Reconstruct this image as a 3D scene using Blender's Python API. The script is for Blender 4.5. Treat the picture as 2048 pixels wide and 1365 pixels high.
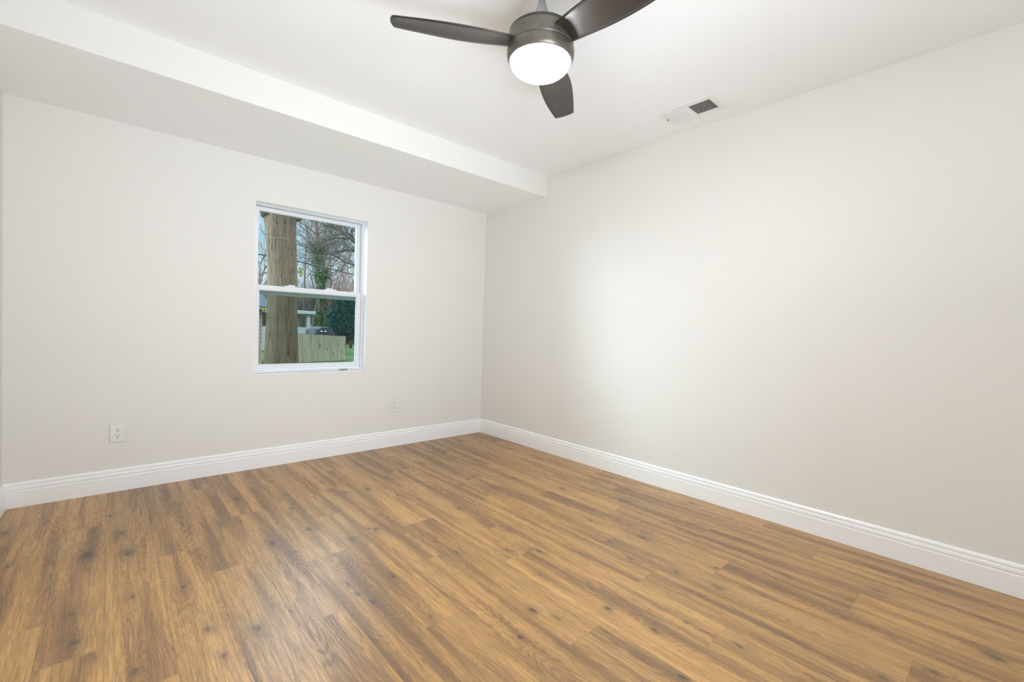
import bpy, bmesh, math, random
from mathutils import Vector, Matrix, noise
PI = math.pi
for o in list(bpy.data.objects):
    bpy.data.objects.remove(o)
SC = bpy.context.scene
COL = SC.collection

# ------------------------------------------------------------------ camera
F_PX, YAW, PITCH, ROLL = 897.16, 0.7316, -0.0244, 0.0298
CAM = Vector((-2.8812, -3.6652, 1.0684))
cf = Vector((math.sin(YAW) * math.cos(PITCH), math.cos(YAW) * math.cos(PITCH), math.sin(PITCH)))
r0 = Vector((math.cos(YAW), -math.sin(YAW), 0))
u0 = r0.cross(cf)
cr = r0 * math.cos(ROLL) + u0 * math.sin(ROLL)
cu = -r0 * math.sin(ROLL) + u0 * math.cos(ROLL)
cam_data = bpy.data.cameras.new('camera')
cam_data.sensor_width = 36.0
cam_data.lens = F_PX * 36.0 / 2048.0
cam_data.clip_start = 0.02
cam_data.clip_end = 400
cam = bpy.data.objects.new('camera', cam_data)
COL.objects.link(cam)
cam.matrix_world = Matrix(((cr.x, cu.x, -cf.x, CAM.x), (cr.y, cu.y, -cf.y, CAM.y), (cr.z, cu.z, -cf.z, CAM.z), (0, 0, 0, 1)))
SC.camera = cam

# ------------------------------------------------------------------ colour management
SC.view_settings.view_transform = 'Standard'
SC.view_settings.look = 'None'
SC.view_settings.exposure = 0.04
SC.view_settings.gamma = 1.0
SC.view_settings.use_curve_mapping = False
SC.cycles.max_bounces = 24             # white rooms need many diffuse bounces
SC.cycles.diffuse_bounces = 16
SC.cycles.transparent_max_bounces = 16

# ------------------------------------------------------------------ sky
W = bpy.data.worlds.new('sky')
SC.world = W
W.use_nodes = True
wn, wl = W.node_tree.nodes, W.node_tree.links
wn.clear()
wo = wn.new('ShaderNodeOutputWorld')
bg = wn.new('ShaderNodeBackground')
tc = wn.new('ShaderNodeTexCoord')
sep = wn.new('ShaderNodeSeparateXYZ')
wl.new(tc.outputs['Generated'], sep.inputs[0])
nz = wn.new('ShaderNodeTexNoise')
nz.inputs['Scale'].default_value = 7.0
nz.inputs['Detail'].default_value = 5.0
wl.new(tc.outputs['Generated'], nz.inputs['Vector'])
cr1 = wn.new('ShaderNodeValToRGB')
cr1.color_ramp.elements[0].position = 0.38
cr1.color_ramp.elements[0].color = (0.22, 0.60, 0.82, 1)
cr1.color_ramp.elements[1].position = 0.66
cr1.color_ramp.elements[1].color = (0.80, 0.95, 1.0, 1)
wl.new(nz.outputs['Fac'], cr1.inputs['Fac'])
st = wn.new('ShaderNodeMapRange')       # the cloud deck overhead is brighter than the blue near the horizon
st.inputs['From Min'].default_value = 0.22
st.inputs['From Max'].default_value = 0.42
st.inputs['To Min'].default_value = 0.0
st.inputs['To Max'].default_value = 1.0
wl.new(sep.outputs['Z'], st.inputs['Value'])
mx = wn.new('ShaderNodeMix')
mx.data_type = 'RGBA'
mx.inputs['B'].default_value = (5.8, 6.9, 8.2, 1)
wl.new(st.outputs['Result'], mx.inputs['Factor'])
wl.new(cr1.outputs['Color'], mx.inputs['A'])
wl.new(mx.outputs['Result'], bg.inputs['Color'])
bg.inputs['Strength'].default_value = 1.0
wl.new(bg.outputs[0], wo.inputs[0])

def light(name, kind, energy, color, loc, direction, **kw):
    d = bpy.data.lights.new(name, kind)
    d.energy = energy
    d.color = color
    for k, v in kw.items():
        setattr(d, k, v)
    o = bpy.data.objects.new(name, d)
    COL.objects.link(o)
    o.location = loc
    o.rotation_euler = Vector(direction).to_track_quat('-Z', 'Y').to_euler()
    return o
# hazy low sun beyond the trees: it comes in through the window on to the right wall
light('sun', 'SUN', 18.0, (0.68, 0.89, 1.0), (-8, 14, 9), (0.82, -0.46, -0.30), angle=math.radians(55))
# added fill in the rear opening, standing in for daylight from behind the camera
light('rear_fill', 'AREA', 10, (0.83, 0.94, 1.03), (-2.35, -4.36, 0.55), (0.10, 1, 0.50), shape='RECTANGLE', size=1.7, size_y=1.0, spread=math.radians(110))
# added low uplight, aimed to brighten the soffit and the far ceiling
light('low_rear_fill', 'AREA', 9.0, (0.83, 0.94, 1.03), (-2.35, -4.36, 0.25), (0.25, 1, 0.50), shape='RECTANGLE', size=1.7, size_y=0.4, spread=math.radians(75))
# added upward fill behind the camera, lifts the ceiling like a bounced flash
light('ceiling_fill', 'AREA', 24, (0.83, 0.94, 1.03), (-2.2, -4.15, 1.35), (0.02, 0.10, 1), shape='DISK', size=0.5)

# ------------------------------------------------------------------ helpers
def obj(name, bm, mats, parent=None, smooth=False, label=None):
    me = bpy.data.meshes.new(name)
    bm.normal_update()
    bm.to_mesh(me)
    bm.free()
    for m in (mats if isinstance(mats, (list, tuple)) else [mats]):
        me.materials.append(m)
    if smooth:
        for p in me.polygons:
            p.use_smooth = True
    o = bpy.data.objects.new(name, me)
    COL.objects.link(o)
    if parent is not None:
        o.parent = parent
        if parent.type == 'EMPTY':          # the meshes are written in world coordinates
            o.matrix_parent_inverse = Matrix.Translation(-Vector(parent.location))
    if label:
        o['label'] = label
    return o
def thing(name, loc, label, cat, group=None, kind=None):
    o = bpy.data.objects.new(name, None)
    o.empty_display_size = 0.1
    COL.objects.link(o)
    o.location = loc
    if label:
        o['label'] = label
    if cat:
        o['category'] = cat
    if group:
        o['group'] = group
    if kind:
        o['kind'] = kind
    return o
def tag(o, label=None, cat=None, group=None, kind=None):
    if label:
        o['label'] = label
    if cat:
        o['category'] = cat
    if group:
        o['group'] = group
    if kind:
        o['kind'] = kind
    return o
def box(bm, lo, hi, mi=0):
    vs = [bm.verts.new((x, y, z)) for x in (lo[0], hi[0]) for y in (lo[1], hi[1]) for z in (lo[2], hi[2])]
    fs = []
    for q in ((0, 1, 3, 2), (4, 6, 7, 5), (0, 4, 5, 1), (2, 3, 7, 6), (0, 2, 6, 4), (1, 5, 7, 3)):
        f = bm.faces.new([vs[i] for i in q])
        f.material_index = mi
        fs.append(f)
    return vs, fs
def bbox(bm, lo, hi, r=0.002, seg=2, mi=0):
    b2 = bmesh.new()
    box(b2, lo, hi, mi)
    bmesh.ops.bevel(b2, geom=list(b2.edges), offset=r, segments=seg, profile=0.5, affect='EDGES')
    vm = {v: bm.verts.new(v.co) for v in b2.verts}
    for f in b2.faces:
        nf = bm.faces.new([vm[v] for v in f.verts])
        nf.material_index = mi
    b2.free()
def lathe(bm, prof, c=(0, 0), n=64, caps=True):
    rings = []
    for r, z in prof:
        rings.append([bm.verts.new((c[0] + r * math.cos(2 * PI * i / n), c[1] + r * math.sin(2 * PI * i / n), z)) for i in range(n)])
    for a, b in zip(rings, rings[1:]):
        for i in range(n):
            j = (i + 1) % n
            bm.faces.new((a[i], a[j], b[j], b[i]))
    if caps:
        bm.faces.new(list(reversed(rings[0])))
        bm.faces.new(rings[-1])
    bmesh.ops.recalc_face_normals(bm, faces=bm.faces)
def tube(bm, pts, rad, n=6, cap=True):
    pts = [Vector(p) for p in pts]
    prev = None
    for i, p in enumerate(pts):
        t = (pts[min(i + 1, len(pts) - 1)] - pts[max(i - 1, 0)])
        if t.length < 1e-9:
            t = Vector((0, 0, 1))
        t.normalize()
        a = t.cross(Vector((0.31, 0.17, 0.93)))
        if a.length < 0.1:
            a = t.cross(Vector((1, 0, 0)))
        a.normalize()
        b = t.cross(a)
        r = rad[i] if isinstance(rad, (list, tuple)) else rad
        ring = [bm.verts.new(p + (a * math.cos(2 * PI * k / n) + b * math.sin(2 * PI * k / n)) * r) for k in range(n)]
        if prev:
            for k in range(n):
                l = (k + 1) % n
                bm.faces.new((prev[k], prev[l], ring[l], ring[k]))
        elif cap:
            bm.faces.new(list(reversed(ring)))
        prev = ring
    if cap:
        bm.faces.new(prev)
def extrude_profile(bm, prof, a, b, out, mi=0):
    # prof: list of (d, z): distance from the wall along 'out' and height; swept from a to b
    A, B, O = Vector(a), Vector(b), Vector(out)
    ra = [bm.verts.new(A + O * d + Vector((0, 0, z))) for d, z in prof]
    rb = [bm.verts.new(B + O * d + Vector((0, 0, z))) for d, z in prof]
    for i in range(len(prof) - 1):
        bm.faces.new((ra[i], rb[i], rb[i + 1], ra[i + 1])).material_index = mi
    bm.faces.new(ra)
    bm.faces.new(list(reversed(rb)))
    bmesh.ops.recalc_face_normals(bm, faces=bm.faces)

# ------------------------------------------------------------------ materials
def mat(name, color=(0.8, 0.8, 0.8), rough=0.5, metal=0.0, spec=0.5):
    m = bpy.data.materials.new(name)
    m.use_nodes = True
    p = m.node_tree.nodes['Principled BSDF']
    p.inputs['Base Color'].default_value = (*color, 1)
    p.inputs['Roughness'].default_value = rough
    p.inputs['Metallic'].default_value = metal
    p.inputs['Specular IOR Level'].default_value = spec
    return m
class NT:
    """small wrapper to write node trees compactly"""
    def __init__(s, m):
        s.n, s.l = m.node_tree.nodes, m.node_tree.links
        s.p = s.n['Principled BSDF']
    def put(s, sock, v):
        if isinstance(v, bpy.types.NodeSocket):
            s.l.new(v, sock)
        else:
            sock.default_value = v
    def math(s, op, a, b=0.0, c=0.0, clamp=False):
        n = s.n.new('ShaderNodeMath')
        n.operation = op
        n.use_clamp = clamp
        s.put(n.inputs[0], a)
        s.put(n.inputs[1], b)
        s.put(n.inputs[2], c)
        return n.outputs[0]
    def xyz(s, x, y, z=0.0):
        n = s.n.new('ShaderNodeCombineXYZ')
        s.put(n.inputs[0], x)
        s.put(n.inputs[1], y)
        s.put(n.inputs[2], z)
        return n.outputs[0]
    def sep(s, v):
        n = s.n.new('ShaderNodeSeparateXYZ')
        s.l.new(v, n.inputs[0])
        return n.outputs
    def noise(s, v, scale=1.0, detail=2.0, rough=0.5, dist=0.0):
        n = s.n.new('ShaderNodeTexNoise')
        s.l.new(v, n.inputs['Vector'])
        n.inputs['Scale'].default_value = scale
        n.inputs['Detail'].default_value = detail
        n.inputs['Roughness'].default_value = rough
        n.inputs['Distortion'].default_value = dist
        return n.outputs['Fac']
    def ramp(s, f, stops, interp='LINEAR'):
        n = s.n.new('ShaderNodeValToRGB')
        s.l.new(f, n.inputs[0])
        e = n.color_ramp.elements
        while len(e) < len(stops):
            e.new(0.5)
        for i, (p, c) in enumerate(stops):
            e[i].position = p
            e[i].color = (*c, 1) if not isinstance(c, float) else (c, c, c, 1)
        n.color_ramp.interpolation = interp
        return n.outputs[0]
    def mix(s, f, a, b, mode='MIX'):
        n = s.n.new('ShaderNodeMix')
        n.data_type = 'RGBA'
        n.blend_type = mode
        s.put(n.inputs['Factor'], f)
        for k, v in (('A', a), ('B', b)):
            sock = [i for i in n.inputs if i.name == k and i.type == 'RGBA'][0]
            s.put(sock, v if isinstance(v, bpy.types.NodeSocket) else (*v, 1))
        return [o for o in n.outputs if o.type == 'RGBA'][0]
    def coord(s):
        return s.n.new('ShaderNodeTexCoord').outputs['Object']
    def attr(s, name):
        n = s.n.new('ShaderNodeAttribute')
        n.attribute_name = name
        return n.outputs
    def bump(s, h, strength=0.2, dist=0.01):
        n = s.n.new('ShaderNodeBump')
        n.inputs['Strength'].default_value = strength
        n.inputs['Distance'].default_value = dist
        s.l.new(h, n.inputs['Height'])
        s.l.new(n.outputs[0], s.p.inputs['Normal'])

def paint(name, color, rough=0.55, bump=0.04, spec=0.35):
    m = mat(name, color, rough, 0, spec)
    t = NT(m)
    c = t.coord()
    t.bump(t.noise(c, 260, 3), bump, 0.002)
    return m
M = {}
M['wall'] = paint('wall_paint', (0.765, 0.752, 0.722))
M['ceiling'] = paint('ceiling_paint', (0.90, 0.915, 0.935), 0.8, 0.03, 0.2)
M['trim'] = paint('trim_paint', (0.89, 0.90, 0.91), 0.32, 0.0, 0.5)
M['vinyl'] = mat('white_vinyl', (0.75, 0.77, 0.81), 0.3)
M['vinyl_shadow'] = mat('weather_strip', (0.30, 0.31, 0.33), 0.6)
M['plastic'] = mat('outlet_plastic', (0.76, 0.75, 0.74), 0.3)
M['slot'] = mat('dark_slot', (0.015, 0.014, 0.013), 0.6)
M['vent'] = mat('white_enamel', (0.83, 0.83, 0.83), 0.4)
M['duct'] = mat('dark_duct', (0.03, 0.03, 0.028), 0.8)
M['steel'] = mat('satin_steel', (0.55, 0.55, 0.56), 0.35, 0.9)

# brushed bronze of the fan
def bronze(name, base, rough, metal):
    m = mat(name, base, rough, metal)
    t = NT(m)
    c = t.coord()
    v = t.noise(c, 22, 4, 0.6)
    t.l.new(t.ramp(v, [(0.3, tuple(x * 0.85 for x in base)), (0.7, tuple(x * 1.15 for x in base))]), t.p.inputs['Base Color'])
    return m
M['bronze'] = bronze('brushed_bronze', (0.165, 0.145, 0.125), 0.36, 0.7)
M['pewter'] = bronze('light_pewter', (0.40, 0.39, 0.38), 0.35, 0.85)
def blade_mat():
    m = mat('dark_walnut_blade', (0.05, 0.04, 0.033), 0.3, 0, 0.5)
    t = NT(m)
    c = t.sep(t.attr('blade_uv')[1])
    g = t.noise(t.xyz(t.math('MULTIPLY', c[0], 6), t.math('MULTIPLY', c[1], 90)), 1.0, 4, 0.6, 0.4)
    t.l.new(t.ramp(g, [(0.3, (0.026, 0.021, 0.018)), (0.7, (0.040, 0.032, 0.027))]), t.p.inputs['Base Color'])
    sc = t.noise(t.xyz(t.math('MULTIPLY', c[0], 30), t.math('MULTIPLY', c[1], 30)), 1.0, 5, 0.7)
    t.l.new(t.ramp(sc, [(0.35, 0.30), (0.7, 0.36)]), t.p.inputs['Roughness'])
    return m
M['blade'] = blade_mat()
def emit(name, color, strength):
    m = bpy.data.materials.new(name)
    m.use_nodes = True
    n, l = m.node_tree.nodes, m.node_tree.links
    n.clear()
    o = n.new('ShaderNodeOutputMaterial')
    e = n.new('ShaderNodeEmission')
    e.inputs['Color'].default_value = (*color, 1)
    e.inputs['Strength'].default_value = strength
    l.new(e.outputs[0], o.inputs[0])
    return m
M['globe'] = emit('lit_opal_glass', (0.91, 0.95, 0.99), 195.0)

def glass(name, tint, refl=1.0):
    m = bpy.data.materials.new(name)
    m.use_nodes = True
    n, l = m.node_tree.nodes, m.node_tree.links
    n.clear()
    o = n.new('ShaderNodeOutputMaterial')
    t = n.new('ShaderNodeBsdfTransparent')
    t.inputs[0].default_value = (*tint, 1)
    g = n.new('ShaderNodeBsdfGlossy')
    g.inputs['Roughness'].default_value = 0.02
    f = n.new('ShaderNodeFresnel')
    f.inputs['IOR'].default_value = 1.3
    mx = n.new('ShaderNodeMixShader')
    l.new(f.outputs[0], mx.inputs[0])
    l.new(t.outputs[0], mx.inputs[1])
    l.new(g.outputs[0], mx.inputs[2])
    l.new(mx.outputs[0], o.inputs[0])
    return m
M['pane'] = glass('clear_pane', (0.93, 0.95, 0.95))
M['pane_green'] = glass('tinted_pane', (0.68, 0.725, 0.70))

# ------------------------------------------------------------------ floor
H = 2.44
HS, DS = 2.2595, 0.8534            # dropped soffit along the window wall
XL, YB = -3.3153, -4.35            # left and rear walls
EDGES = [0.0, -.163, -.337, -.515, -.687, -.852, -1.018, -1.187, -1.356, -1.525, -1.705, -1.880, -2.041, -2.215, -2.379, -2.553, -2.718, -2.888, -3.049, -3.215, -3.36]
LEN = 1.17
JOINT = [-.42, -.713, -.25, -.937, -.472, -1.144, -.290, -.665, -.972, -.36, -.735, -1.144, -.42, -.858, -.267, -1.144, -.853, -.573, -.298, -.60]
KNOTS_PX = """9,1067,13 173,1111,24 256,1106,24 241,1068,15 221,1032,8 13,1133,10 264,1195,9 146,1229,8 254,1295,7 148,1285,14 269,1343,14
474,999,13 559.5,1000,6 583,1017,8 545,1087.5,14 618,1059,14 443,1049,8 734.6,979,15 751.5,1059.6,13 738.6,1058,6 703,1079,18
842,926.6,9 773,956,8 645,965,8 787,959.6,6 688.7,985.4,8 793.5,992,9 912.7,1104.7,9 833.7,963.7,7 919,1017.7,10 851.5,1066,6
367.7,1174.8,8 370,1183,8 415.3,1258,14 446.7,1311.9,11 466,1347,7 517.6,1257.8,26 579.7,1224,9 695,1169,13 713.6,1188.7,10 745,1204.8,12
785,1153,12 861,1233.8,7 812.8,1298,9 921,971,6 964.5,997.7,11 987.9,976.7,11 946.7,954,10 1190,963.8,11 1124,977.5,12 1077,918.7,9
1179,1041,7 1032,957,10 1016,1102,12 1080,1103,10 1062,1101,5 1081,1151,7 1092.6,1157.7,6 1064.5,1222,14 1113,1236,10 1043,1187,8
1039,1275.7,10 1216,1217.5,11 1220,1084,12 1285.5,1076,18 1353,1143.7,9 1432,1136.7,8 1438,1177,11 1261,1118,12 1250,1002,14 1384,1007,9
1255.6,978.5,9 1752,1181,10 1799.7,1164,6 1687,1237,7 1629.4,1250.8,6 1653,1261,7 1990.5,1315.5,20 1765.7,1356,12 1868,1346,14 1310,1262.7,9 1477,1291.7,12 1366,1356,12"""
def floor_pt(u, v):
    d = cf + cr * ((u - 1024) / F_PX) - cu * ((v - 682.5) / F_PX)
    return CAM + d * (-CAM.z / d.z)
def floor_mat():
    m = mat('oak_plank', (0.4, 0.25, 0.13), 0.4, 0, 0.9)
    t = NT(m)
    x, y, _ = t.sep(t.coord())
    lim = t.sep(t.attr('plank_limits')[1])      # x0, y0, random
    siz = t.sep(t.attr('plank_size')[1])        # width, length, random2
    rnd, rnd2 = lim[2], siz[2]
    off = t.math('MULTIPLY', rnd, 37.0)
    warp, dark, halo = None, None, None
    jx = t.math('MULTIPLY', t.math('SUBTRACT', t.noise(t.xyz(t.math('MULTIPLY', x, 55), t.math('MULTIPLY', y, 38), off), 1.0, 3, 0.6), 0.5), 0.030)
    jy = t.math('MULTIPLY', t.math('SUBTRACT', t.noise(t.xyz(t.math('MULTIPLY', x, 45), t.math('MULTIPLY', y, 30), t.math('ADD', off, 9.0)), 1.0, 3, 0.6), 0.5), 0.050)
    jx0 = t.math('ADD', x, jx)
    jy0 = t.math('ADD', y, jy)
    for i in range(3):
        kx, ky, ks = t.sep(t.attr('knot_%d' % i)[1])
        dx = t.math('SUBTRACT', jx0, kx)
        dy = t.math('MULTIPLY', t.math('SUBTRACT', jy0, ky), 0.48)
        d = t.math('SQRT', t.math('ADD', t.math('MULTIPLY', dx, dx), t.math('MULTIPLY', dy, dy)))
        q = t.math('DIVIDE', d, t.math('ADD', ks, 0.0005))
        w = t.math('MULTIPLY', t.math('EXPONENT', t.math('MULTIPLY', q, -0.42)), 0.75)
        w = t.math('MULTIPLY', w, t.math('GREATER_THAN', ks, 0.001))
        k = t.math('EXPONENT', t.math('MULTIPLY', t.math('POWER', q, 2.0), -3.6))
        h = t.math('EXPONENT', t.math('MULTIPLY', t.math('POWER', q, 2.0), -0.28))
        h = t.math('MULTIPLY', h, t.math('GREATER_THAN', ks, 0.001))
        warp = w if warp is None else t.math('ADD', warp, w)
        dark = k if dark is None else t.math('MAXIMUM', dark, k)
        halo = h if halo is None else t.math('MAXIMUM', halo, h)
    broad = t.noise(t.xyz(t.math('MULTIPLY', jx0, 17), t.math('MULTIPLY', y, 0.95), off), 1.0, 3.0, 0.5)
    # cathedral grain: contour lines of a stretched height field, rings gather around the knots
    fld = t.noise(t.xyz(t.math('MULTIPLY', x, 8.5), t.math('MULTIPLY', y, 1.1), off), 1.0, 1.6, 0.45)
    fld = t.math('ADD', t.math('MULTIPLY', fld, 2.1), t.math('MULTIPLY', t.math('SUBTRACT', x, lim[0]), 3.0))
    fld = t.math('ADD', fld, warp)
    fld = t.math('ADD', fld, t.math('MULTIPLY', t.noise(t.xyz(t.math('MULTIPLY', x, 60), t.math('MULTIPLY', y, 9), off), 1.0, 2), 0.10))
    lines = t.math('MULTIPLY_ADD', t.math('SINE', t.math('MULTIPLY', fld, 72.0)), 0.5, 0.5)
    lines = t.math('POWER', lines, 2.0)
    vis = t.ramp(t.math('ADD', t.math('MULTIPLY', broad, 0.7), t.math('MULTIPLY', t.noise(t.xyz(t.math('MULTIPLY', x, 9), t.math('MULTIPLY', y, 1.5), t.math('ADD', off, 5.0)), 1.0, 2), 0.3)), [(0.42, 1.0), (0.54, 0.22)])
    lines = t.math('MULTIPLY', lines, vis)
    pores = t.noise(t.xyz(t.math('MULTIPLY', x, 420), t.math('MULTIPLY', y, 14), off), 1.0, 3, 0.6)
    fine = t.noise(t.xyz(t.math('MULTIPLY', x, 150), t.math('MULTIPLY', y, 5), off), 1.0, 3, 0.6)
    col = t.ramp(broad, [(0.30, (0.215, 0.112, 0.040)), (0.42, (0.350, 0.184, 0.060)), (0.52, (0.505, 0.274, 0.084)), (0.70, (0.595, 0.338, 0.114))])
    col = t.mix(t.math('MULTIPLY', lines, 0.50), col, (0.125, 0.064, 0.026))
    col = t.mix(t.ramp(fine, [(0.38, 0.42), (0.58, 0.0)]), col, (0.16, 0.088, 0.038))
    col = t.mix(t.ramp(pores, [(0.38, 0.42), (0.54, 0.0)]), col, (0.14, 0.08, 0.04))
    col = t.mix(t.ramp(fine, [(0.58, 0.0), (0.78, 0.22)]), col, (0.60, 0.40, 0.20))
    tone = t.ramp(rnd2, [(0.0, (0.86, 0.86, 0.87)), (0.5, (1.0, 1.0, 1.0)), (1.0, (1.10, 1.09, 1.04))])
    col = t.mix(1.0, col, tone, 'MULTIPLY')
    rag = t.noise(t.xyz(t.math('MULTIPLY', x, 45), t.math('MULTIPLY', y, 22), off), 1.0, 3)
    col = t.mix(t.math('MULTIPLY', halo, t.ramp(rag, [(0.35, 0.50), (0.7, 0.12)])), col, (0.135, 0.078, 0.038))
    col = t.mix(t.math('MULTIPLY', dark, t.ramp(rag, [(0.3, 0.95), (0.7, 0.70)])), col, (0.030, 0.022, 0.016))
    # tight bevelled joints between planks
    ex = t.math('SUBTRACT', x, lim[0])
    ey = t.math('SUBTRACT', y, lim[1])
    e = t.math('MINIMUM', t.math('MINIMUM', ex, t.math('SUBTRACT', siz[0], ex)), t.math('MINIMUM', ey, t.math('SUBTRACT', siz[1], ey)))
    gap = t.math('LESS_THAN', e, 0.0008)
    col = t.mix(t.math('MULTIPLY', gap, 0.55), col, (0.10, 0.06, 0.03))
    t.l.new(col, t.p.inputs['Base Color'])
    ro = t.math('MULTIPLY_ADD', fine, -0.10, 0.37)
    ro = t.math('ADD', ro, t.math('MULTIPLY', lines, 0.10))
    t.l.new(ro, t.p.inputs['Roughness'])
    hgt = t.math('SUBTRACT', t.math('MULTIPLY', pores, 0.6), t.math('MULTIPLY', lines, 0.5))
    hgt = t.math('SUBTRACT', hgt, t.math('MULTIPLY', gap, 2.0))
    t.bump(hgt, 0.22, 0.0012)
    return m
M['floor'] = floor_mat()
rng = random.Random(11)
bm = bmesh.new()
planks = []
for i in range(len(EDGES) - 1):
    x1, x0 = EDGES[i], EDGES[i + 1]
    js = []
    y = JOINT[i]
    while y > YB - 1.3:
        js.append(y)
        y -= LEN
    js = [0.0] + js
    for a, b in zip(js, js[1:]):
        planks.append((x0, x1, b, a))
kn = []
for s in KNOTS_PX.split():
    u, v, sz = [float(q) for q in s.split(',')]
    p = floor_pt(u, v)
    dist = (p - CAM).length
    kn.append((p.x, p.y, sz / F_PX * dist * 0.55))
faces, kk = [], []
for (x0, x1, y0, y1) in planks:
    vs = [bm.verts.new(c) for c in ((x0, y0, 0), (x1, y0, 0), (x1, y1, 0), (x0, y1, 0))]
    bm.faces.new(vs)
    k = [q for q in kn if x0 <= q[0] < x1 and y0 <= q[1] < y1]
    k = sorted(k, key=lambda q: -q[2])[:3]
    while len(k) < 3:
        k.append((0.0, 0.0, 0.0))
    kk.append(k)
fl = obj('floor', bm, M['floor'])
tag(fl, kind='structure')
me = fl.data
vals = {'plank_limits': [], 'plank_size': [], 'knot_0': [], 'knot_1': [], 'knot_2': []}
for i, (x0, x1, y0, y1) in enumerate(planks):
    vals['plank_limits'] += [x0, y0, rng.random()]
    vals['plank_size'] += [x1 - x0, y1 - y0, rng.random()]
    for j in range(3):
        vals['knot_%d' % j] += list(kk[i][j])
for k in vals:
    me.attributes.new(k, 'FLOAT_VECTOR', 'FACE')
for k, v in vals.items():
    me.attributes[k].data.foreach_set('vector', v)

# ------------------------------------------------------------------ room shell
WX0, WX1, WZ0, WZ1 = -2.1035, -1.2610, 0.6888, 1.9507
WT = 0.16
bm = bmesh.new()
box(bm, (XL - 0.15, 0, -0.6), (WX0, WT, 2.6))
box(bm, (WX1, 0, -0.6), (0.15, WT, 2.6))
box(bm, (WX0, 0, WZ1), (WX1, WT, 2.6))
box(bm, (WX0, 0, -0.6), (WX1, WT, WZ0))
for lo, hi in (((WX1 - 0.002, 0.002, WZ0), (WX1, 0.078, WZ1)), ((WX0, 0.002, WZ0), (WX0 + 0.002, 0.078, WZ1)),
               ((WX0, 0.002, WZ0), (WX1, 0.078, WZ0 + 0.002)), ((WX0, 0.002, WZ1 - 0.002), (WX1, 0.078, WZ1))):
    box(bm, lo, hi, 1)  # window returns in trim white: their bright daylight is put into the colour
tag(obj('wall_back', bm, [M['wall'], M['trim']]), kind='structure')
bm = bmesh.new()
box(bm, (0, -5.6, -0.1), (0.15, 0.0, 2.6))
tag(obj('wall_right', bm, M['wall']), kind='structure')
bm = bmesh.new()
box(bm, (XL - 0.15, -5.6, -0.1), (XL, 0.0, 2.6))
tag(obj('wall_left', bm, M['wall']), kind='structure')
bm = bmesh.new()
box(bm, (XL, YB - 0.12, 0), (-3.25, YB, H))
box(bm, (-1.45, YB - 0.12, 0), (0, YB, H))
box(bm, (-3.25, YB - 0.12, 2.25), (-1.45, YB, H))
box(bm, (XL, -5.6, 0), (0, -5.45, H))
tag(obj('wall_rear', bm, M['wall']), kind='structure')
bm = bmesh.new()
box(bm, (XL - 0.15, -5.6, H), (0.15, WT, H + 0.16))
ce = tag(obj('ceiling', bm, M['ceiling']), kind='structure')
bm = bmesh.new()
vs, fs = box(bm, (XL, -DS, HS), (0, 0, H))
for f in fs:
    f.material_index = 1 if abs(f.normal.y) > 0.5 or abs(f.calc_center_median().y + DS) < 1e-4 else 0
so = obj('soffit', bm, [M['ceiling'], M['wall']], ce, label='dropped soffit with a wall coloured front face')
# subfloor slab under the planks
bm = bmesh.new()
box(bm, (XL - 0.15, -5.6, -0.2), (0.15, 0.0, -0.004))
tag(obj('subfloor', bm, M['trim'], fl), None)

# baseboards: flat face, two rounded beads with a quirk between them at the top
HB = 0.139
prof = [(0.0, 0.0), (0.014, 0.0), (0.0142, 0.088), (0.0125, 0.0935), (0.0117, 0.0945), (0.0122, 0.0965), (0.0138, 0.100), (0.0135, 0.108), (0.0118, 0.1145),
        (0.0090, 0.1165), (0.0070, 0.1172), (0.0075, 0.119), (0.0098, 0.121), (0.0100, 0.127), (0.0085, 0.133), (0.0055, 0.1375), (0.0020, HB), (0.0, HB)]
for nm, a, b, out in (('baseboard_back', (XL, 0, 0), (0, 0, 0), (0, -1, 0)), ('baseboard_right', (0, 0, 0), (0, YB, 0), (-1, 0, 0)), ('baseboard_left', (XL, YB, 0), (XL, 0, 0), (1, 0, 0))):
    bm = bmesh.new()
    extrude_profile(bm, prof, a, b, out)
    tag(obj(nm, bm, M['trim']), kind='structure')

# ------------------------------------------------------------------ window
win = thing('window_1', (0.5 * (WX0 + WX1), 0.08, WZ0), 'white single-hung window in the back wall', None, kind='structure')
def frame_boxes(bm, x0, x1, z0, z1, y0, y1, l, r, b, t, bev=0.003):
    bbox(bm, (x0, y0, z0), (x0 + l, y1, z1), bev)
    bbox(bm, (x1 - r, y0, z0), (x1, y1, z1), bev)
    bbox(bm, (x0 + l - 0.001, y0, z0), (x1 - r + 0.001, y1, z0 + b), bev)
    bbox(bm, (x0 + l - 0.001, y0, z1 - t), (x1 - r + 0.001, y1, z1), bev)
e = 0.0005
bm = bmesh.new()
frame_boxes(bm, WX0 + e, WX1 - e, WZ0 + e, WZ1 - e, 0.076, 0.158, 0.012, 0.012, 0.020, 0.010)
bbox(bm, (WX0 + 0.012, 0.066, WZ0 + 0.0025), (WX1 - 0.012, 0.080, WZ0 + 0.018), 0.003)
obj('frame', bm, M['vinyl'], win)
ix0, ix1 = WX0 + 0.0125, WX1 - 0.0125
MR = 1.332                          # meeting rail
bm = bmesh.new()
frame_boxes(bm, ix0 + 0.001, ix1 - 0.001, 1.283, WZ1 - 0.0125, 0.122, 0.152, 0.034, 0.034, 0.040, 0.030)
us = obj('upper_sash', bm, M['vinyl'], win)
bm = bmesh.new()
box(bm, (ix0 + 0.033, 0.134, 1.32), (ix1 - 0.033, 0.138, WZ1 - 0.04))
obj('pane', bm, M['pane'], us)
bm = bmesh.new()
frame_boxes(bm, ix0 + 0.001, ix1 - 0.001, WZ0 + 0.0235, 1.350, 0.086, 0.116, 0.034, 0.036, 0.037, 0.036)
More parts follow.
